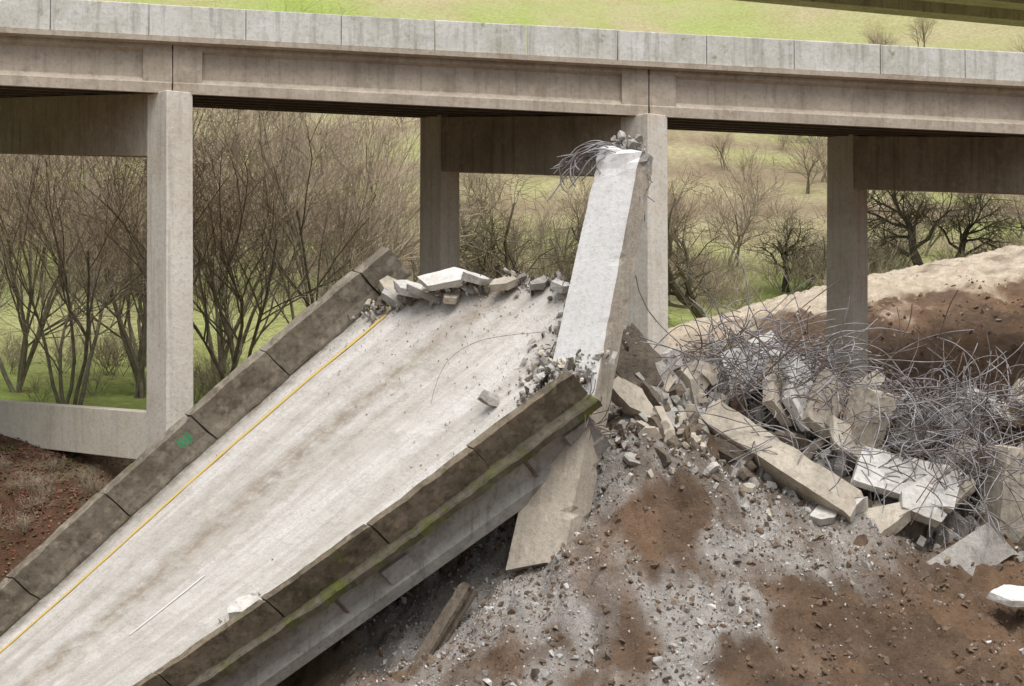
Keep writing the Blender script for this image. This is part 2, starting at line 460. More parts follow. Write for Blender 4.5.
def prun(mb, prof, s0, s1, mi=0, n=1):
    for q in range(n):
        a = s0 + (s1 - s0) * q / n; b_ = s0 + (s1 - s0) * (q + 1) / n
        prism(mb, [D(a, w, h) for w, h in prof], [D(b_, w, h) for w, h in prof], mi)
def lump(ob, amt, levels=2, scale=1.0):
    me = ob.data; bm = bmesh.new(); bm.from_mesh(me)
    for _ in range(levels):
        long = [e for e in bm.edges if e.calc_length() > .35]
        if not long: break
        bmesh.ops.subdivide_edges(bm, edges=long, cuts=2 if _ == 0 else 1, use_grid_fill=True)
    bmesh.ops.triangulate(bm, faces=bm.faces)
    for v in bm.verts:
        v.co += noise.noise_vector(v.co * 1.6 * scale) * amt + noise.noise_vector(v.co * 6 * scale) * amt * .6
    bm.to_mesh(me); bm.free()
mb = MB()
seg = [-.12, -.05, .17, .345, .55, .77, .98, 1.2, 1.45]
for a, b_ in zip(seg[:-1], seg[1:]):
    off = random.uniform(-.05, .05); of2 = random.uniform(-.05, .05)
    prun(mb, [(-.62 + off, -.25), (-.60 + off, 1.15 + of2), (-.10 + off, 1.2 + of2), (.0 + off, .4), (.14 + off, .14), (.16 + off, .032)], a + .0015, b_ - .0015, n=4)
lump(mb.build('far_parapet', [M_old], deck), .035)
mb = MB()
seg = [-.03, .20, .43, .66, .89, 1.12, 1.45]
for a, b_ in zip(seg[:-1], seg[1:]):
    off = random.uniform(-.05, .05); of2 = random.uniform(-.05, .05)
    prun(mb, [(10.36 + off, .032), (10.4 + off, .3), (10.46 + off, .92 + of2), (10.76 + off, .92 + of2), (10.82 + off, .06), (10.82 + off, .02)], a + .0015, b_ - .0015, n=4)
lump(mb.build('near_parapet', [M_nearpar], deck), .035)
mb = MB()
prun(mb, [(10.51, -.24), (10.51, .02), (11.16, .03), (11.22, -.02), (11.22, -.26), (10.9, -.28)], -.025, 1.45, n=40)
lump(mb.build('mossy_ledge', [M_oldmoss], deck), .05)
mb = MB()
for k, w in enumerate([.45, 3.6, 6.7, 9.9, 10.75]):
    if k == 3: continue
    s0 = (edge(min(w, 10)) + .03) if k < 4 else .0
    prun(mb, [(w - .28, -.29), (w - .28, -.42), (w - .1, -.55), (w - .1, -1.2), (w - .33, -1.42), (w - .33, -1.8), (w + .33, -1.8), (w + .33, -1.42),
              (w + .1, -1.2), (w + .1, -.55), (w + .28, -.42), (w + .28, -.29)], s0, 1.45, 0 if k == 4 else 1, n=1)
for q in (.0, .42, .93):
    prun(mb, [(.6, -.27), (.6, -1.4), (10.6, -1.4), (10.6, -.27)], q + .02, q + .04, 1)
    prun(mb, [(10.8, -.55), (10.8, -1.42), (11.02, -1.42), (11.02, -.55)], q + .0, q + .06, 0)
for q in (.14, .57, 1.0):
    prun(mb, [(10.84, -.45), (10.84, -1.25), (10.93, -1.25), (10.93, -.45)], q, q + .005, 2)
mb.build('girders', [M_fgirder, M_undershade, M_rust], deck)
mb = MB()
for i in range(8):
    s_ = .372 + .0036 * i + random.uniform(-.001, .001)
    a = .62 + random.uniform(-.07, .05); b_ = .9 + random.uniform(-.08, .12)
    wv = lambda h: -.125 * (h - .4) + .13
    mb.add([D(s_, wv(a), a), D(s_ + .002, wv(a), a), D(s_ + .0045, wv(b_), b_), D(s_ + .0022, wv(b_), b_)], [(0, 1, 2, 3)])
mb.build('spray_mark', [M_green], deck)

# ------------------------------------------------------------------ broken concrete generators
RG = random.Random(11)
def finish_bm(bm, rough, cuts, o):
    if cuts >= 3:
        for _ in range(5):
            long = [e for e in bm.edges if e.calc_length() > .22]
            if not long: break
            bmesh.ops.subdivide_edges(bm, edges=long, cuts=1)
            bmesh.ops.triangulate(bm, faces=bm.faces)
        for v in bm.verts:
            v.co += noise.noise_vector(v.co * 1.3 + o) * rough * 1.4 + noise.noise_vector(v.co * 4 + o) * rough * .8 + noise.noise_vector(v.co * 11 + o) * rough * .25
    elif cuts:
        bmesh.ops.subdivide_edges(bm, edges=bm.edges, cuts=cuts, use_grid_fill=True)
        bmesh.ops.triangulate(bm, faces=bm.faces)
        for v in bm.verts:
            v.co += noise.noise_vector(v.co * 1.6 + o) * rough + noise.noise_vector(v.co * 5 + o) * rough * .6
    bm.verts.index_update()
    vs = [v.co.copy() for v in bm.verts]; fs = [[v.index for v in f.verts] for f in bm.faces]
    bm.free()
    return vs, fs
def slab_geo(size, rng, rough=.03, cuts=2, n=None):
    bm = bmesh.new(); n = n or rng.randint(5, 8)
    a0 = rng.random() * 6.28; out = []
    if n == 4: a0 = math.pi / 4
    for k in range(n):
        a = a0 + (k + rng.uniform(-.3, .3) * (.4 if n == 4 else 1)) * 2 * math.pi / n
        c_, s_ = math.cos(a), math.sin(a)
        r = 1 / (abs(c_) ** 4 + abs(s_) ** 4) ** .25 * (rng.uniform(.68, 1.0) if n > 4 else rng.uniform(1.0, 1.25))
        out.append((c_ * r * size[0] / 2, s_ * r * size[1] / 2))
    tilt = rng.uniform(-.25, .25)
    for x, y in out:
        bm.verts.new((x, y, size[2] / 2))
    for x, y in out:
        k = rng.uniform(.85, 1.06)
        bm.verts.new((x * k, y * k + tilt * size[2], -size[2] / 2 * rng.uniform(.7, 1.2)))
    bmesh.ops.convex_hull(bm, input=bm.verts)
    loose = [v for v in bm.verts if not v.link_faces]
    if loose: bmesh.ops.delete(bm, geom=loose, context='VERTS')
    return finish_bm(bm, rough, cuts, Vector((rng.random() * 50, 0, 0)))
def shard_geo(size, rng, rough=.03, cuts=1):
    bm = bmesh.new()
    for k in range(rng.randint(8, 13)):
        v = Vector((rng.gauss(0, 1), rng.gauss(0, 1), rng.gauss(0, 1))).normalized()
        m_ = max(abs(v.x), abs(v.y), abs(v.z)) ** .6
        v = v / m_ * rng.uniform(.75, 1)
        bm.verts.new((v.x * size[0] / 2, v.y * size[1] / 2, v.z * size[2] / 2))
    bmesh.ops.convex_hull(bm, input=bm.verts)
    loose = [v for v in bm.verts if not v.link_faces]
    if loose: bmesh.ops.delete(bm, geom=loose, context='VERTS')
    return finish_bm(bm, rough, cuts, Vector((rng.random() * 50, 0, 0)))
def block_geo(size, rng, rough=.03, cuts=2, cut=.2):
    bm = bmesh.new()
    sx, sy, sz = [a / 2 for a in size]
    for x in (-1, 1):
        for y in (-1, 1):
            for z in (-1, 1):
                c = rng.random() ** 2 * cut * 2
                for ax in range(3):
                    p = [x * sx, y * sy, z * sz]
                    p[ax] *= 1 - c * rng.uniform(.4, 1.6)
                    bm.verts.new(p)
    bmesh.ops.remove_doubles(bm, verts=bm.verts, dist=.004)
    bmesh.ops.convex_hull(bm, input=bm.verts)
    loose = [v for v in bm.verts if not v.link_faces]
    if loose: bmesh.ops.delete(bm, geom=loose, context='VERTS')
    return finish_bm(bm, rough, cuts, Vector((rng.random() * 50, 0, 0)))
def put(mb, geo, loc, rot, mi=0):
    vs, fs = geo
    M = Euler([math.radians(a) for a in rot]).to_matrix()
    mb.add([M @ v + Vector(loc) for v in vs], fs, mi)
def rrot(): return (RG.uniform(0, 360), RG.uniform(0, 360), RG.uniform(0, 360))
def geo_obj(name, geo, loc, rot, mat):
    mb = MB(); put(mb, geo, (0, 0, 0), rot); ob = mb.build(name, [mat]); ob.location = loc; return ob

mb = MB()
for w, s_, h, sz, rot, mi in ((1.3, -.08, .40, (1.2, 1.1, .26), (24, 8, 10), 0), (2.5, -.12, .62, (2.0, 1.3, .26), (30, -8, -10), 4), (2.0, -.08, .32, (1.4, 1.0, .24), (18, 16, 40), 1),
                      (3.4, -.15, .42, (1.4, 1.0, .26), (14, 14, 20), 0), (4.3, -.17, .30, (1.1, .8, .24), (22, -12, 0), 3), (6.2, -.21, .28, (.9, .7, .24), (22, 10, 20), 0),
                      (.9, -.05, .28, (1.0, .7, .25), (35, 25, 0), 1), (.3, -.07, .3, (.8, .6, .3), (50, 30, 0), 3), (5.3, -.2, .2, (.9, .6, .22), (10, -20, 50), 1), (3.0, -.1, .22, (1.0, .7, .2), (10, -14, 70), 3)):
    put(mb, slab_geo(sz, RG, .02, 3, 5), D(s_, w, h), rot, mi)
for i in range(900):
    w = RG.uniform(-.2, 10.2); s_ = edge(min(10.4, max(0, w))) + abs(RG.gauss(0, .018)) - .01
    r = .04 + .26 * RG.random() ** 3
    put(mb, shard_geo((r * 1.9, r * 1.1, r * .8), RG, .01, 0), D(s_, w, r * .2 + (RG.uniform(0, .3) if w < 4.5 else 0)), rrot(), RG.choice([0, 1, 1, 2, 3]))
for i in range(620):
    w = RG.gauss(9.1, .7); s_ = RG.gauss(-.06, .045) + (10 - w) * -.012
    if w > 10.3 or w < 6.5: continue
    r = .04 + .30 * RG.random() ** 3.5
    put(mb, shard_geo((r * 1.9, r * 1.1, r * .7), RG, .02, 0 if r < .2 else 1), D(s_, w, RG.uniform(-.1, .15)), rrot(), RG.choice([1, 1, 1, 0, 2, 3]))
put(mb, slab_geo((.8, .5, .15), RG, .03, 3), D(.07, 8.5, .25), (70, 20, 30), 1)
put(mb, slab_geo((1.3, .8, .3), RG, .03, 3), D(.67, 9.5, .3), (25, -15, 30), 0)
for i in range(60):
    r = RG.uniform(.05, .2)
    put(mb, shard_geo((r * 1.4, r, r * .7), RG, .01, 0), D(.66 + RG.gauss(0, .035), 9.5 + RG.gauss(0, .35), .06), rrot(), RG.choice([0, 1]))
for i in range(400):
    w = RG.uniform(.3, 10.2); s_ = edge(w) + abs(RG.gauss(0, .16))
    r = RG.uniform(.02, .06)
    put(mb, shard_geo((r * 1.7, r * 1.1, r * .8), RG, .01, 0), D(s_, w, .03), rrot(), RG.choice([0, 1, 1, 3]))
mb.build('edge_rubble', [M_white, M_grey, M_dark, M_tan, M_pale], deck)

# ------------------------------------------------------------------ tilted column
col = empty('tilted_column')
B0 = Vector((.90, 47.6, -6.7)); T0 = Vector((3.60, 50, 6.05))
ax = (T0 - B0).normalized()
fr = Vector((math.cos(math.radians(-31)), math.sin(math.radians(-31)), 0))
fr = (fr - ax * fr.dot(ax)).normalized(); sd = ax.cross(fr).normalized()
mb = MB()
NSEG = 60
rings = []
CR = [(-1, -1), (-.5, -1), (0, -1), (.5, -1), (1, -1), (1, -.3), (1, .3), (1, 1), (0, 1), (-1, 1), (-1, 0)]
nr = len(CR)
for k in range(NSEG + 1):
    t = k / NSEG
    c = B0.lerp(T0, t)
    hw = .92 - .22 * t; hd = .54 - .06 * t
    ring = []
    for q, (a, b_) in enumerate(CR):
        p = c + fr * hw * a + sd * hd * b_
        if k == 0: p += ax * (.9 * (a + 1) * .35 - .2)
        edgeb = abs(a) == 1 and abs(b_) == 1
        chip = max(0, noise.noise(Vector((t * 26, q * 5, 2))) - .2) * (.25 if edgeb else .02)
        p = p.lerp(c, chip)
        if k == NSEG: p += ax * RG.uniform(-.5, .25); p = p.lerp(c, .25)
        elif k >= NSEG - 5: p += noise.noise_vector(p * 3) * .12 * (k - NSEG + 6) / 4
        else: p += noise.noise_vector(p * 1.5) * .012
        ring.append(p)
    rings.append(ring)
vs = [p for r in rings for p in r]; fs = []; mats = []
for k in range(NSEG):
    for q in range(nr):
        fs.append((k * nr + q, k * nr + (q + 1) % nr, (k + 1) * nr + (q + 1) % nr, (k + 1) * nr + q))
        mats.append(0 if (q < 4 and k > 23) else (2 if k >= NSEG - 3 else 1))
fs.append(tuple(range(nr))[::-1]); mats.append(1); fs.append(tuple(range(NSEG * nr, NSEG * nr + nr))); mats.append(2)
mb.add(vs, fs); mb.m = mats
mb.build('shaft', [M_shaft, M_tan, M_grey], col)
mb = MB()
for i in range(150):
    r = .07 + .3 * RG.random() ** 2.2
    put(mb, shard_geo((r * 1.5, r, r * .8), RG, .02, 0), T0 + ax * RG.uniform(-.55, .28) + fr * RG.uniform(-.5, .45) + sd * RG.uniform(-.4, .35), rrot(), RG.choice([0, 1, 1]))
mb.build('shattered_head', [M_white, M_grey], col)

# ------------------------------------------------------------------ rebar (curves)
def bars(name, mats, paths, rad, parent=None):
    cu = bpy.data.curves.new(name, 'CURVE'); cu.dimensions = '3D'; cu.bevel_depth = rad; cu.bevel_resolution = 0; cu.resolution_u = 4
    for pts in paths:
        sp = cu.splines.new('NURBS'); sp.points.add(len(pts) - 1)
        for p, q in zip(sp.points, pts): p.co = (*q, 1)
        sp.use_endpoint_u = True; sp.order_u = 3
    cu.materials.append(mats)
    ob = bpy.data.objects.new(name, cu); scene.collection.objects.link(ob)
    if parent: ob.parent = parent
    return ob
def wander(p, d, L, n, curl, rng, grav=0.0):
    pts = [Vector(p)]; d = Vector(d).normalized(); ax_ = Vector([rng.gauss(0, 1) for _ in range(3)]).normalized()
    for i in range(n):
        d = (Matrix.Rotation(curl * rng.uniform(.3, 1.4) / n, 3, ax_) @ d)
        d = (d + Vector([rng.gauss(0, .09) for _ in range(3)]) + Vector((0, 0, grav / n))).normalized()
        pts.append(pts[-1] + d * L / n)
    return pts
P = []
for i in range(24):
    st = T0 + ax * RG.uniform(-.5, .0) + Vector((RG.uniform(-.5, .3), RG.uniform(-.3, .3), 0))
    L = RG.uniform(1.1, 2.6)
    d0 = (Vector((-1, 0, 0)) * RG.uniform(.3, 1) + ax * RG.uniform(.0, .8)).normalized()
    e1 = st + d0 * .45; e2 = e1 + Vector((-.4 * L, RG.gauss(0, .2), -.12 * L + RG.gauss(0, .1))); e3 = e2 + Vector((-.24 * L, RG.gauss(0, .2), -.28 * L * RG.uniform(.3, 1.4))); e4 = e3 + Vector((-.12 * L * RG.uniform(-1.5, 1.5), 0, -.22 * L * RG.uniform(.0, 1)))
    P.append([p + Vector([RG.gauss(0, .08) for _ in range(3)]) for p in (st, e1, e2, e3, e4)])
for i in range(8):
    st = T0 + ax * RG.uniform(-1.4, -.1) + Vector((.5, 0, 0))
    P.append(wander(st, (.4, -.2, .3 - i * .3), RG.uniform(.5, 1.6), 5, 2.5, RG, -1.5))
bars('rebar', M_rebar, P, .019, col)
P = []
for i in range(110):
    w = RG.uniform(0, 10.3); s_ = edge(w)
    d = (D(-.5, w, 0) - D(0, w, 0)).normalized()
    P.append(wander(D(s_ + .01, w, RG.uniform(-.2, -.03)), d + Vector((RG.gauss(0, .5), 0, RG.gauss(0, .4))), RG.uniform(.3, 1.2), 5, 2, RG, -.5))
for i in range(22):
    P.append(wander(D(.0, RG.uniform(10.3, 11), RG.uniform(-1.6, 0)), (.8, -.2, RG.uniform(-.6, .5)), RG.uniform(.5, 1.4), 5, 2.5, RG, -.5))
bars('rebar', M_rust, P, .014, deck)
pth = [D(.12, 6.6, .08), D(.06, 6.0, .5), D(.0, 6.4, .9), D(-.05, 7.2, .9), D(-.1, 8.0, .6)]
bars('loose_wire', M_rust, [pth], .008, deck)

# ------------------------------------------------------------------ big rubble
def girder_piece(name, A, B, roll, h, wd, mat, mat2, plain=False):
    A = Vector(A); B = Vector(B); d = (B - A).normalized()
    up = Vector((0, 0, 1)); sdv = d.cross(up).normalized(); up = sdv.cross(d)
    R = Matrix.Rotation(math.radians(roll), 3, d); sdv = R @ sdv; up = R @ up
    if plain:
        prof = [(-wd, -.03), (-1.0 * wd, -.35 * h), (-wd, -.7 * h), (-wd, -h), (0, -h), (wd, -h), (wd, -.7 * h), (wd, -.35 * h), (wd, 0), (.4 * wd, 0.0), (-.3 * wd, 0.0)]; ntop = 8
    else:
        prof = [(-wd, 0), (-wd, -.3 * h), (-.55 * wd, -.42 * h), (-.55 * wd, -.75 * h), (-.85 * wd, -.82 * h), (-.85 * wd, -h), (.85 * wd, -h), (.85 * wd, -.82 * h), (.55 * wd, -.75 * h), (.55 * wd, -.42 * h), (wd, -.3 * h), (wd, 0), (.4 * wd, 0.0), (-.3 * wd, 0.0)]; ntop = 11
    mb = MB(); n = 30; vs = []
    for k in range(n + 1):
        c = A.lerp(B, k / n)
        for (x, z) in prof:
            p = c + sdv * x + up * z
            chip = max(0, noise.noise(p * 1.7) - .2) * .2
            p = p.lerp(c - up * h * .5, chip) - A
            q = noise.noise_vector((p + A) * 2.5) * (.25 if k in (0, n) else .02) + noise.noise_vector((p + A) * 8) * .01
            vs.append(p + q)
    m_ = len(prof); fs = []
    for k in range(n):
        for q in range(m_): fs.append((k * m_ + q, k * m_ + (q + 1) % m_, (k + 1) * m_ + (q + 1) % m_, (k + 1) * m_ + q))
    fs.append(tuple(range(m_))[::-1]); fs.append(tuple(range(n * m_, n * m_ + m_)))
    mb.add(vs, fs); mb.m = [0 if (i % m_ >= ntop) or i >= n * m_ else 1 for i in range(len(fs))]  # lit top painted in: top faces paler, sides darker; broken ends pale too
    ob = mb.build(name, [mat, mat2]); ob.location = A
    return ob
girder_piece('broken_girder', (6.7, 52.6, -2.2), (10.9, 50.0, -5.0), -40, .9, .72, M_pale, M_tan, True)
girder_piece('broken_girder', (5.9, 51.7, -2.75), (7.6, 51.5, -3.6), -10, 1.25, .6, M_tan, M_dark)
girder_piece('broken_girder', (11.7, 49.4, -7.3), (14.7, 50.6, -5.7), -25, 1.2, .65, M_tan, M_grey, True)
girder_piece('broken_girder', (-4.1, 46.2, -11.4), (-1.35, 47.4, -7.0), 20, .45, .22, M_dark, M_dark)
sl = [((12.5, 51.2, -4.3), (3.3, 2.0, .34), (40, 14, -10), M_pale, 4), ((8.2, 54.4, -.8), (2.6, 1.8, .3), (55, -18, 14), M_pale, 4),
      ((9.5, 53.2, -1.65), (1.3, 2.4, .35), (62, 40, 30), M_pale, 4), ((10.2, 53.0, -1.9), (1.2, 2.4, .35), (64, 42, 22), M_tan, 4), ((8.75, 53.2, -1.65), (1.2, 2.2, .35), (62, 36, 36), M_tan, 4),
      ((4.7, 53.6, -1.2), (3.2, 2.2, .3), (55, 45, 20), M_dark, 4), ((3.9, 52.6, -.6), (2.6, 1.6, .25), (70, 52, 0), M_dark, 5), ((5.4, 53.0, -1.8), (3.2, 1.2, .3), (60, 42, 10), M_grey, 4), ((3.7, 51.2, -1.7), (1.9, 1.0, .4), (50, 40, 0), M_tan, 6),
      ((4.7, 52.0, -2.0), (2.1, .9, .35), (40, 40, 30), M_dark, 6), ((15.0, 46.7, -7.3), (2.8, 1.5, .2), (14, 3, 10), M_pale, 6), ((13.4, 53.2, -2.9), (2.6, 1.4, .35), (55, -25, 10), M_grey, 5),
      ((7.0, 54.0, -1.5), (2.2, 1.2, .3), (60, 35, 0), M_grey, 5), ((11.2, 52.2, -3.4), (2.5, 1.0, .35), (60, 30, 15), M_tan, 4), ((11.3, 50.0, -5.5), (2.4, 1.3, .4), (35, -28, 25), M_tan, 5), ((12.6, 50.3, -5.1), (1.8, 1.1, .4), (50, 25, 0), M_white, 5),
      ((6.2, 53.6, -1.2), (1.9, 1.4, .25), (70, -30, 0), M_tan, 5), ((14.5, 53.0, -2.5), (2.1, 1.4, .3), (65, 30, 20), M_grey, 5), ((11.7, 54.0, -1.6), (2.2, 1.2, .3), (60, -35, 20), M_tan, 5), ((9.9, 54.8, -.9), (2.3, 1.2, .3), (55, 22, 0), M_grey, 5),
      ((14.0, 51.2, -4.7), (1.8, 1.1, .4), (45, -35, 20), M_tan, 5), ((16.4, 54.6, -2.3), (2.2, 1.3, .4), (45, 15, 20), M_tan, 5), ((17.2, 53.5, -3.7), (2.0, 1.3, .5), (45, -20, 0), M_grey, 5),
      ((12.8, 53.6, -2.0), (1.9, 1.2, .35), (60, -10, 40), M_white, 5), ((15.5, 53.9, -2.0), (1.7, 1.0, .4), (50, 30, 10), M_white, 5)]
for loc, sz, rot, mt, n_ in sl: geo_obj('concrete_slab', slab_geo(sz, RG, .03, 3, n_), loc, rot, mt)
bl = [((11.5, 52.5, -2.45), (1.15, .9, 1.9), (8, 14, 20), M_tan), ((16.9, 55.6, -2.8), (1.9, 1.3, 1.0), (20, 30, 0), M_dark), ((17.6, 54.6, -2.0), (1.5, 1, .6), (50, 20, 0), M_tan),
      ((16.9, 53.0, -4.6), (1.4, 1.0, .8), (20, -20, 10), M_tan), ((15.0, 53.6, -3.0), (1.6, .7, 1.4), (20, 50, 10), M_grey), ((6.4, 52.2, -3.4), (2.2, .9, .9), (10, 30, 15), M_dark), ((14.3, 52.0, -3.9), (1.7, .8, .9), (30, -40, 15), M_grey)]
for loc, sz, rot, mt in bl: geo_obj('concrete_block', block_geo(sz, RG, .04, 3, .25), loc, rot, mt)
geo_obj('broken_column', block_geo((1.05, .95, 4.4), RG, .025, 3, .08), (15.7, 51.8, -5.5), (3, 6, 25), M_tan)

mb = MB()
for i in range(3000):
    q = RG.random()
    if q < .74:
        x = RG.uniform(4.0, 18.2); y = 53.8 + RG.gauss(0, 1.5); up = max(0, 1.6 - abs(y - 54.5) * .5) * RG.uniform(0, 1.1)
    else:
        x = RG.gauss(4.8, 1.6); y = 51.0 + RG.gauss(0, .9); up = RG.uniform(0, .12)
        if x < 2.2: continue
    r = .09 + .70 * RG.random() ** 4
    if q >= .74: r *= .62
    g_ = slab_geo((r * 2.2, r * 1.3, r * .35 + .04), RG, .02, 1 if r > .35 else 0) if RG.random() < .55 else shard_geo((r * 1.5, r * 1.1, r * .8), RG, .02, 1 if r > .35 else 0)
    put(mb, g_, (x, y, gz(x, y) + up + r * .1), rrot(), RG.choice([0, 1, 1, 2, 3, 3, 4]))
M_soilc = simple('soil_chunk', (.17, .12, .08), (.09, .06, .045), 3)
mb.build('rubble_pile', [M_white, M_grey, M_tan, M_dark, M_soilc])

# rebar tangle
P = []; P2 = []
cent = [(7.2, 54.6, -.3), (8.5, 54.6, -.2), (6.8, 53.8, -1.1), (6.3, 54.1, -.7), (10.0, 54.0, -.9), (10.8, 53.8, -1.4), (12.3, 53.6, -1.8), (13.2, 53.0, -2.2), (14.2, 52.8, -2.4), (15.3, 53.0, -2.2), (9.2, 53.0, -1.5), (16.2, 53.4, -2.1), (14.9, 51.4, -3.9), (7.6, 53.2, -1.4), (13.3, 51.8, -3.2), (11.2, 52.6, -2.6), (13.9, 51.6, -3.6)]
for i in range(900):
    c = Vector(RG.choice(cent)) + Vector((RG.gauss(0, .85), RG.gauss(0, .5), RG.gauss(0, .42)))
    d = Vector((RG.gauss(0.1, 1), RG.gauss(0, .5), RG.gauss(.05, .45)))
    pts = wander(c, d, RG.uniform(1.0, 4.0), 7, RG.choice([.8, 1.5, 2.5, 4.5]), RG, RG.uniform(-1.5, .5))
    (P if RG.random() < .75 else P2).append(pts)
for i in range(90):
    c = Vector((RG.uniform(7, 15), 50.9 + RG.gauss(0, .4), 0)); c.z = -2.6 - (c.x - 7) * .36 + RG.gauss(0, .5)
    P.append(wander(c, (RG.gauss(0, 1), RG.gauss(0, .2), RG.gauss(0, .4)), RG.uniform(1.5, 3.5), 7, RG.choice([.8, 2, 3.5]), RG, -1))
for i in range(95):
    c = Vector((RG.uniform(5.2, 10.6), 54.4, -.9))
    P.append(wander(c, (RG.gauss(-.1, .7), RG.gauss(0, .3), 1), RG.uniform(1, 3.3), 7, RG.choice([2, 3.5, 5]), RG, -2.8))
for i in range(46):
    c = Vector((RG.uniform(11, 17), 53.2, -2.0))
    P.append(wander(c, (RG.gauss(-.1, .8), RG.gauss(0, .3), .8), RG.uniform(1, 2.6), 7, RG.choice([2, 3.5, 5]), RG, -2.8))
tang = empty('rebar_tangle')
bars('grey_bars', M_rebar, P, .019, tang); bars('rusty_bars', M_rust, P2, .017, tang)

# gravel on the mound
SH = [shard_geo((2, 1.7, 1.4), RG, 0, 0) for _ in range(24)]
GM = [simple('pale_stone', (.66, .64, .60), (.50, .48, .45), 3), simple('grey_stone', (.47, .45, .42), (.33, .31, .29), 3), simple('brown_stone', (.31, .25, .19), (.2, .15, .11), 3), simple('dark_stone', (.18, .15, .125), (.10, .085, .07), 3)]
mb = MB(); cnt = 0
while cnt < 22000:
    x = RG.uniform(-6, 17); y = RG.uniform(39, 56)
    gw = gravw(x, y)
    if RG.random() > gw + .04 + (.05 if x > 8 else 0): continue
    r = .018 + .05 * RG.random() ** 2.4
    if RG.random() < .035: r = RG.uniform(.07, .18)
    cnt += 1
    z = gz(x, y)
    M = Euler((RG.uniform(0, 6), RG.uniform(0, 6), RG.uniform(0, 6))).to_matrix() * r
    vs, fs = RG.choice(SH)
    mb.add([M @ v + Vector((x, y, z + r * .25)) for v in vs], fs, RG.choice([0, 1, 1, 1, 2, 2, 3]) if gw > .3 else RG.choice([0, 1, 2, 2, 3, 3]))
mb.build('gravel', GM)
mb = MB()
for i in range(5500):
    x = RG.uniform(5, 34); y = RG.uniform(60, 91)
    cr_ = y > crest(x) - 7
    if cr_ and RG.random() < .6: continue
    r = .03 + .17 * RG.random() ** 4
    if cr_: r *= .6
    M = Euler((RG.uniform(0, 6), RG.uniform(0, 6), 0)).to_matrix() * r
    vs, fs = RG.choice(SH)
    mb.add([M @ v + Vector((x, y, gz(x, y) + r * .1)) for v in vs], fs, 1 if cr_ else (2 if RG.random() < .85 else 1))
for i in range(3500):
    x = RG.uniform(-5, 19); y = RG.uniform(39, 52)
    r = .03 + .12 * RG.random() ** 3
    M = Euler((RG.uniform(0, 6), RG.uniform(0, 6), 0)).to_matrix() * r
    vs, fs = RG.choice(SH)
    mb.add([M @ v + Vector((x, y, gz(x, y) + r * .1)) for v in vs], fs, 0)
mb.build('soil_clods', [simple('soil_clod', (.20, .14, .095), (.125, .088, .06), 3), simple('tan_clod', (.62, .53, .42), (.46, .38, .29), 3), simple('bank_clod', (.32, .225, .155), (.2, .14, .1), 3)])

# ------------------------------------------------------------------ trees
def tube(V, F, Mi, pts, r0, r1, sides, mi):
    o = len(V)
    n = len(pts)
    for k, p in enumerate(pts):
        d = (pts[min(k + 1, n - 1)] - pts[max(k - 1, 0)]).normalized()
        a = d.orthogonal().normalized(); b_ = d.cross(a)
        r = r0 + (r1 - r0) * k / (n - 1)
        for q in range(sides):
            an = 2 * math.pi * q / sides
            V.append(tuple(p + (a * math.cos(an) + b_ * math.sin(an)) * r))
    for k in range(n - 1):
        for q in range(sides):
            F.append((o + k * sides + q, o + k * sides + (q + 1) % sides, o + (k + 1) * sides + (q + 1) % sides, o + (k + 1) * sides + q)); Mi.append(mi)
def grow(V, F, Mi, rng, p, d, L, r, lvl, mx, kids, spread, up, wob):
    nseg = 6 if lvl < 2 else (3 if lvl < mx else 2)
    pts = [p]
    for i in range(nseg):
        d = (d + Vector([rng.gauss(0, wob) for _ in range(3)]) + Vector((0, 0, up))).normalized()
        pts.append(pts[-1] + d * L / nseg)
    sides = 6 if lvl == 0 else (4 if lvl < 2 else 3)
    tube(V, F, Mi, pts, r, r * (.45 if lvl < mx else .4), sides, 0 if lvl < 2 else 1)
    if lvl == mx: return
    for k in range(kids[lvl]):
        t = rng.uniform(.3 if lvl == 0 else .15, 1) * nseg
        i = min(int(t), nseg - 1); q = pts[i].lerp(pts[i + 1], t - i)
        dd = (pts[i + 1] - pts[i]).normalized()
        ax_ = Vector([rng.gauss(0, 1) for _ in range(3)]).normalized()
        side = dd.cross(ax_).normalized()
        nd_ = (dd * math.cos(spread) + side * math.sin(spread) * rng.uniform(.7, 1.3)).normalized()
        grow(V, F, Mi, rng, q, nd_, L * rng.uniform(.5, .75), max(.0075, r * (.56 - .28 * t / nseg)), lvl + 1, mx, kids, spread, up, wob)
def tree_mesh(name, seed, stems, L, r, kids, spread, up, wob, twig, lean=.3, bark=None):
    rng = random.Random(seed); V = []; F = []; Mi = []
    for s_ in range(stems):
        a = rng.uniform(0, 6.28)
        grow(V, F, Mi, rng, Vector((rng.gauss(0, .25) * (stems > 1), rng.gauss(0, .25) * (stems > 1), 0)), Vector((math.cos(a) * lean * (stems > 1), math.sin(a) * lean * (stems > 1), 1)).normalized(), L * rng.uniform(.8, 1.1), r * rng.uniform(.8, 1.1), 0, len(kids), kids, spread, up, wob)
    me = bpy.data.meshes.new(name); me.from_pydata(V, [], F)
    me.materials.append(bark or M_bark); me.materials.append(twig)
    me.polygons.foreach_set('material_index', Mi)
    return me
T_alder = [tree_mesh('alder_%d' % i, 20 + i, 5, 7.6, .11, (8, 6, 4, 2), .58, .05, .12, M_twig2, .28) for i in range(4)]
T_oak = [tree_mesh('oak_%d' % i, 40 + i, 1, 4.2, .26, (9, 7, 6, 4), 1.0, .02, .20, M_twig, bark=M_barkd) for i in range(2)]
T_far = [tree_mesh('far_%d' % i, 80 + i, 3, 4.0, .10, (7, 6, 5), .7, .04, .15, M_twig2) for i in range(3)]
T_shrub = [tree_mesh('shrub_%d' % i, 60 + i, 12, 1.6, .016, (5, 4), .6, .03, .14, M_twig2, .6) for i in range(2)]
TR = random.Random(5)
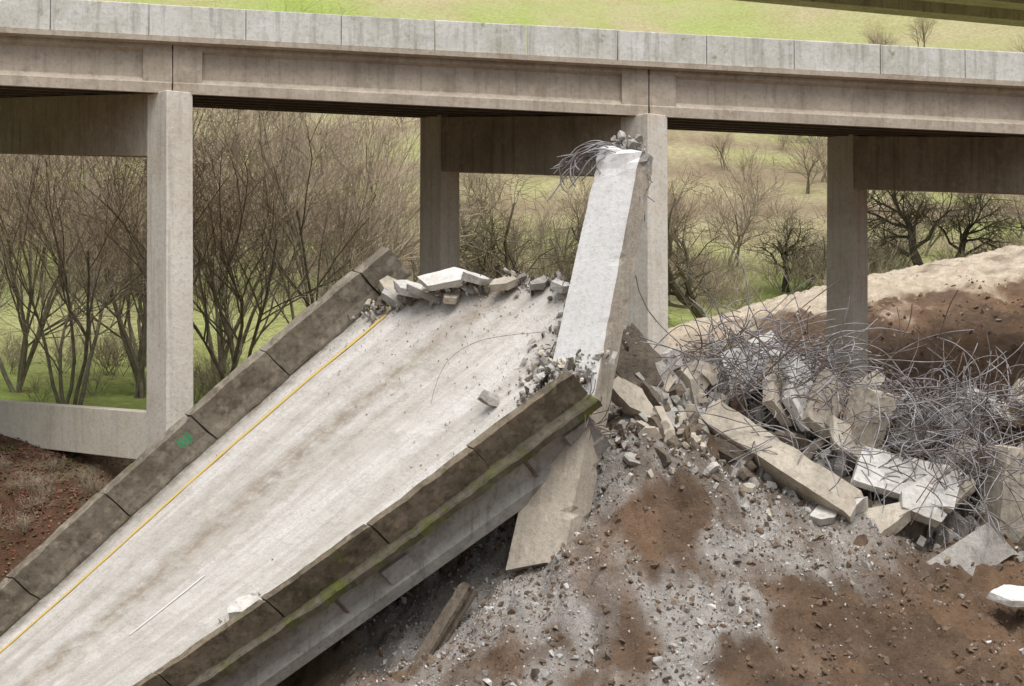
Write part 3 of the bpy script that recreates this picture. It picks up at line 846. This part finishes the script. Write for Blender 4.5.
def plant(name, me, x, y, sc, parent=None, rz=None, dz=-.15):
    ob = bpy.data.objects.new(name, me); scene.collection.objects.link(ob)
    ob.location = (x, y, float(gz0(x, y)) + dz + (dnoise(x, y) if y > 98 else 0)); ob.scale = (sc, sc, sc * TR.uniform(.9, 1.1)); ob.rotation_euler = (0, 0, TR.uniform(0, 6.28) if rz is None else rz)
    if parent: ob.parent = parent
    return ob
for k, (x, y, sc) in enumerate(((-20.5, 75, 1.0), (-18.0, 79, 1.2), (-24.5, 80, 1.1), (-13.2, 77, 1.15), (-9.8, 79, 1.15), (-7.0, 85, 1.1), (-29, 88, 1.2), (-15.5, 88, 1.2), (-21, 92, 1.2))):
    plant('bare_alder_tree', T_alder[k % 4], x, y, sc)
for x, y, sc in ((1.6, 90, 1.5), (12.6, 103, 1.5), (31.5, 125, 1.7), (21, 124, 1.1), (40, 122, 1.3), (-3, 108, 1.3), (7.0, 106, 1.3), (35.5, 130, 1.4)):
    plant('bare_oak_tree', TR.choice(T_oak), x, y, sc)
dt = empty('distant_trees')
for i in range(170):
    y = TR.uniform(120, 290); x = TR.uniform(-.36, .36) * y
    if x > 0.08 * y and y < 240 and TR.random() < .5: continue
    if y > 255 and TR.random() < .5: continue
    plant('distant_tree', TR.choice(T_far), x, y, TR.uniform(.8, 1.3), dt)
br = empty('brush_thicket')
for i in range(150):
    a = TR.random()
    if a < .25: x = TR.uniform(-30, 2); y = TR.uniform(76, 98)
    elif a < .6: x = TR.uniform(2, 45); y = TR.uniform(104, 132)
    else: y = TR.uniform(110, 250); x = TR.uniform(-.36, .36) * y
    plant('brush', TR.choice(T_shrub), x, y, TR.uniform(.6, 1.2) * (1 if y < 110 else 1.8), br)
for i in range(14):
    plant('bramble', T_shrub[0], TR.uniform(-22, -15), TR.uniform(57, 62), TR.uniform(.25, .5), br)

mb = MB()
for i in range(11000):
    x = RG.uniform(-24, -6); y = RG.uniform(55.5, 70)
    z = gz(x, y) + RG.uniform(.0, .08); r = RG.uniform(.03, .09); a = RG.uniform(0, 6.28); t = RG.uniform(-.6, .6)
    u = Vector((math.cos(a), math.sin(a), t)) * r; w = Vector((-math.sin(a), math.cos(a), RG.uniform(-.6, .6))) * r * .7
    c = Vector((x, y, z))
    ivy = noise.noise(Vector((x * .5, y * .5, 3))) > .08
    mb.add([c - u, c - w, c + u, c + w], [(0, 1, 2, 3)], 2 if (ivy and RG.random() < .6) else RG.choice([0, 0, 1]))
mb.build('leaf_litter', [simple('red_leaf', (.30, .10, .06), (.17, .07, .04), 3), simple('brown_leaf', (.28, .19, .12), (.15, .10, .065), 3), simple('ivy_leaf', (.07, .12, .02), (.12, .15, .03), 3)])

# ------------------------------------------------------------------ light
wd = bpy.data.worlds.new('World'); scene.world = wd; wd.use_nodes = True
nt = wd.node_tree; bg = nt.nodes['Background']
sky = nd(nt, 'ShaderNodeTexSky', sky_type='NISHITA'); sky.sun_disc = False
sunv = Vector((.12, -.36, .92)).normalized()
el = math.asin(sunv.z); az = math.atan2(sunv.x, sunv.y)
sky.sun_elevation = el; sky.sun_rotation = az; sky.dust_density = 5; sky.air_density = 1.2
hs = nd(nt, 'ShaderNodeHueSaturation'); hs.inputs['Saturation'].default_value = 0.4
nt.links.new(sky.outputs[0], hs.inputs['Color']); nt.links.new(hs.outputs[0], bg.inputs[0])
bg.inputs[1].default_value = 0.15
sl_ = bpy.data.lights.new('sun', 'SUN'); sl_.energy = 2.2; sl_.angle = math.radians(45); sl_.color = (1, .975, .95)
so = bpy.data.objects.new('sun', sl_); scene.collection.objects.link(so)
so.rotation_euler = (-sunv).to_track_quat('-Z', 'Y').to_euler()

cam = bpy.data.cameras.new('camera'); co = bpy.data.objects.new('camera', cam); scene.collection.objects.link(co)
co.location = (0, 0, 0); co.rotation_euler = (math.radians(90), 0, 0)
cam.sensor_width = 36; cam.lens = 1620 / 1024 * 36; cam.clip_end = 3000; cam.clip_start = .5
scene.camera = co
print('FACES', sum(len(o.data.polygons) for o in scene.objects if o.type == 'MESH'))
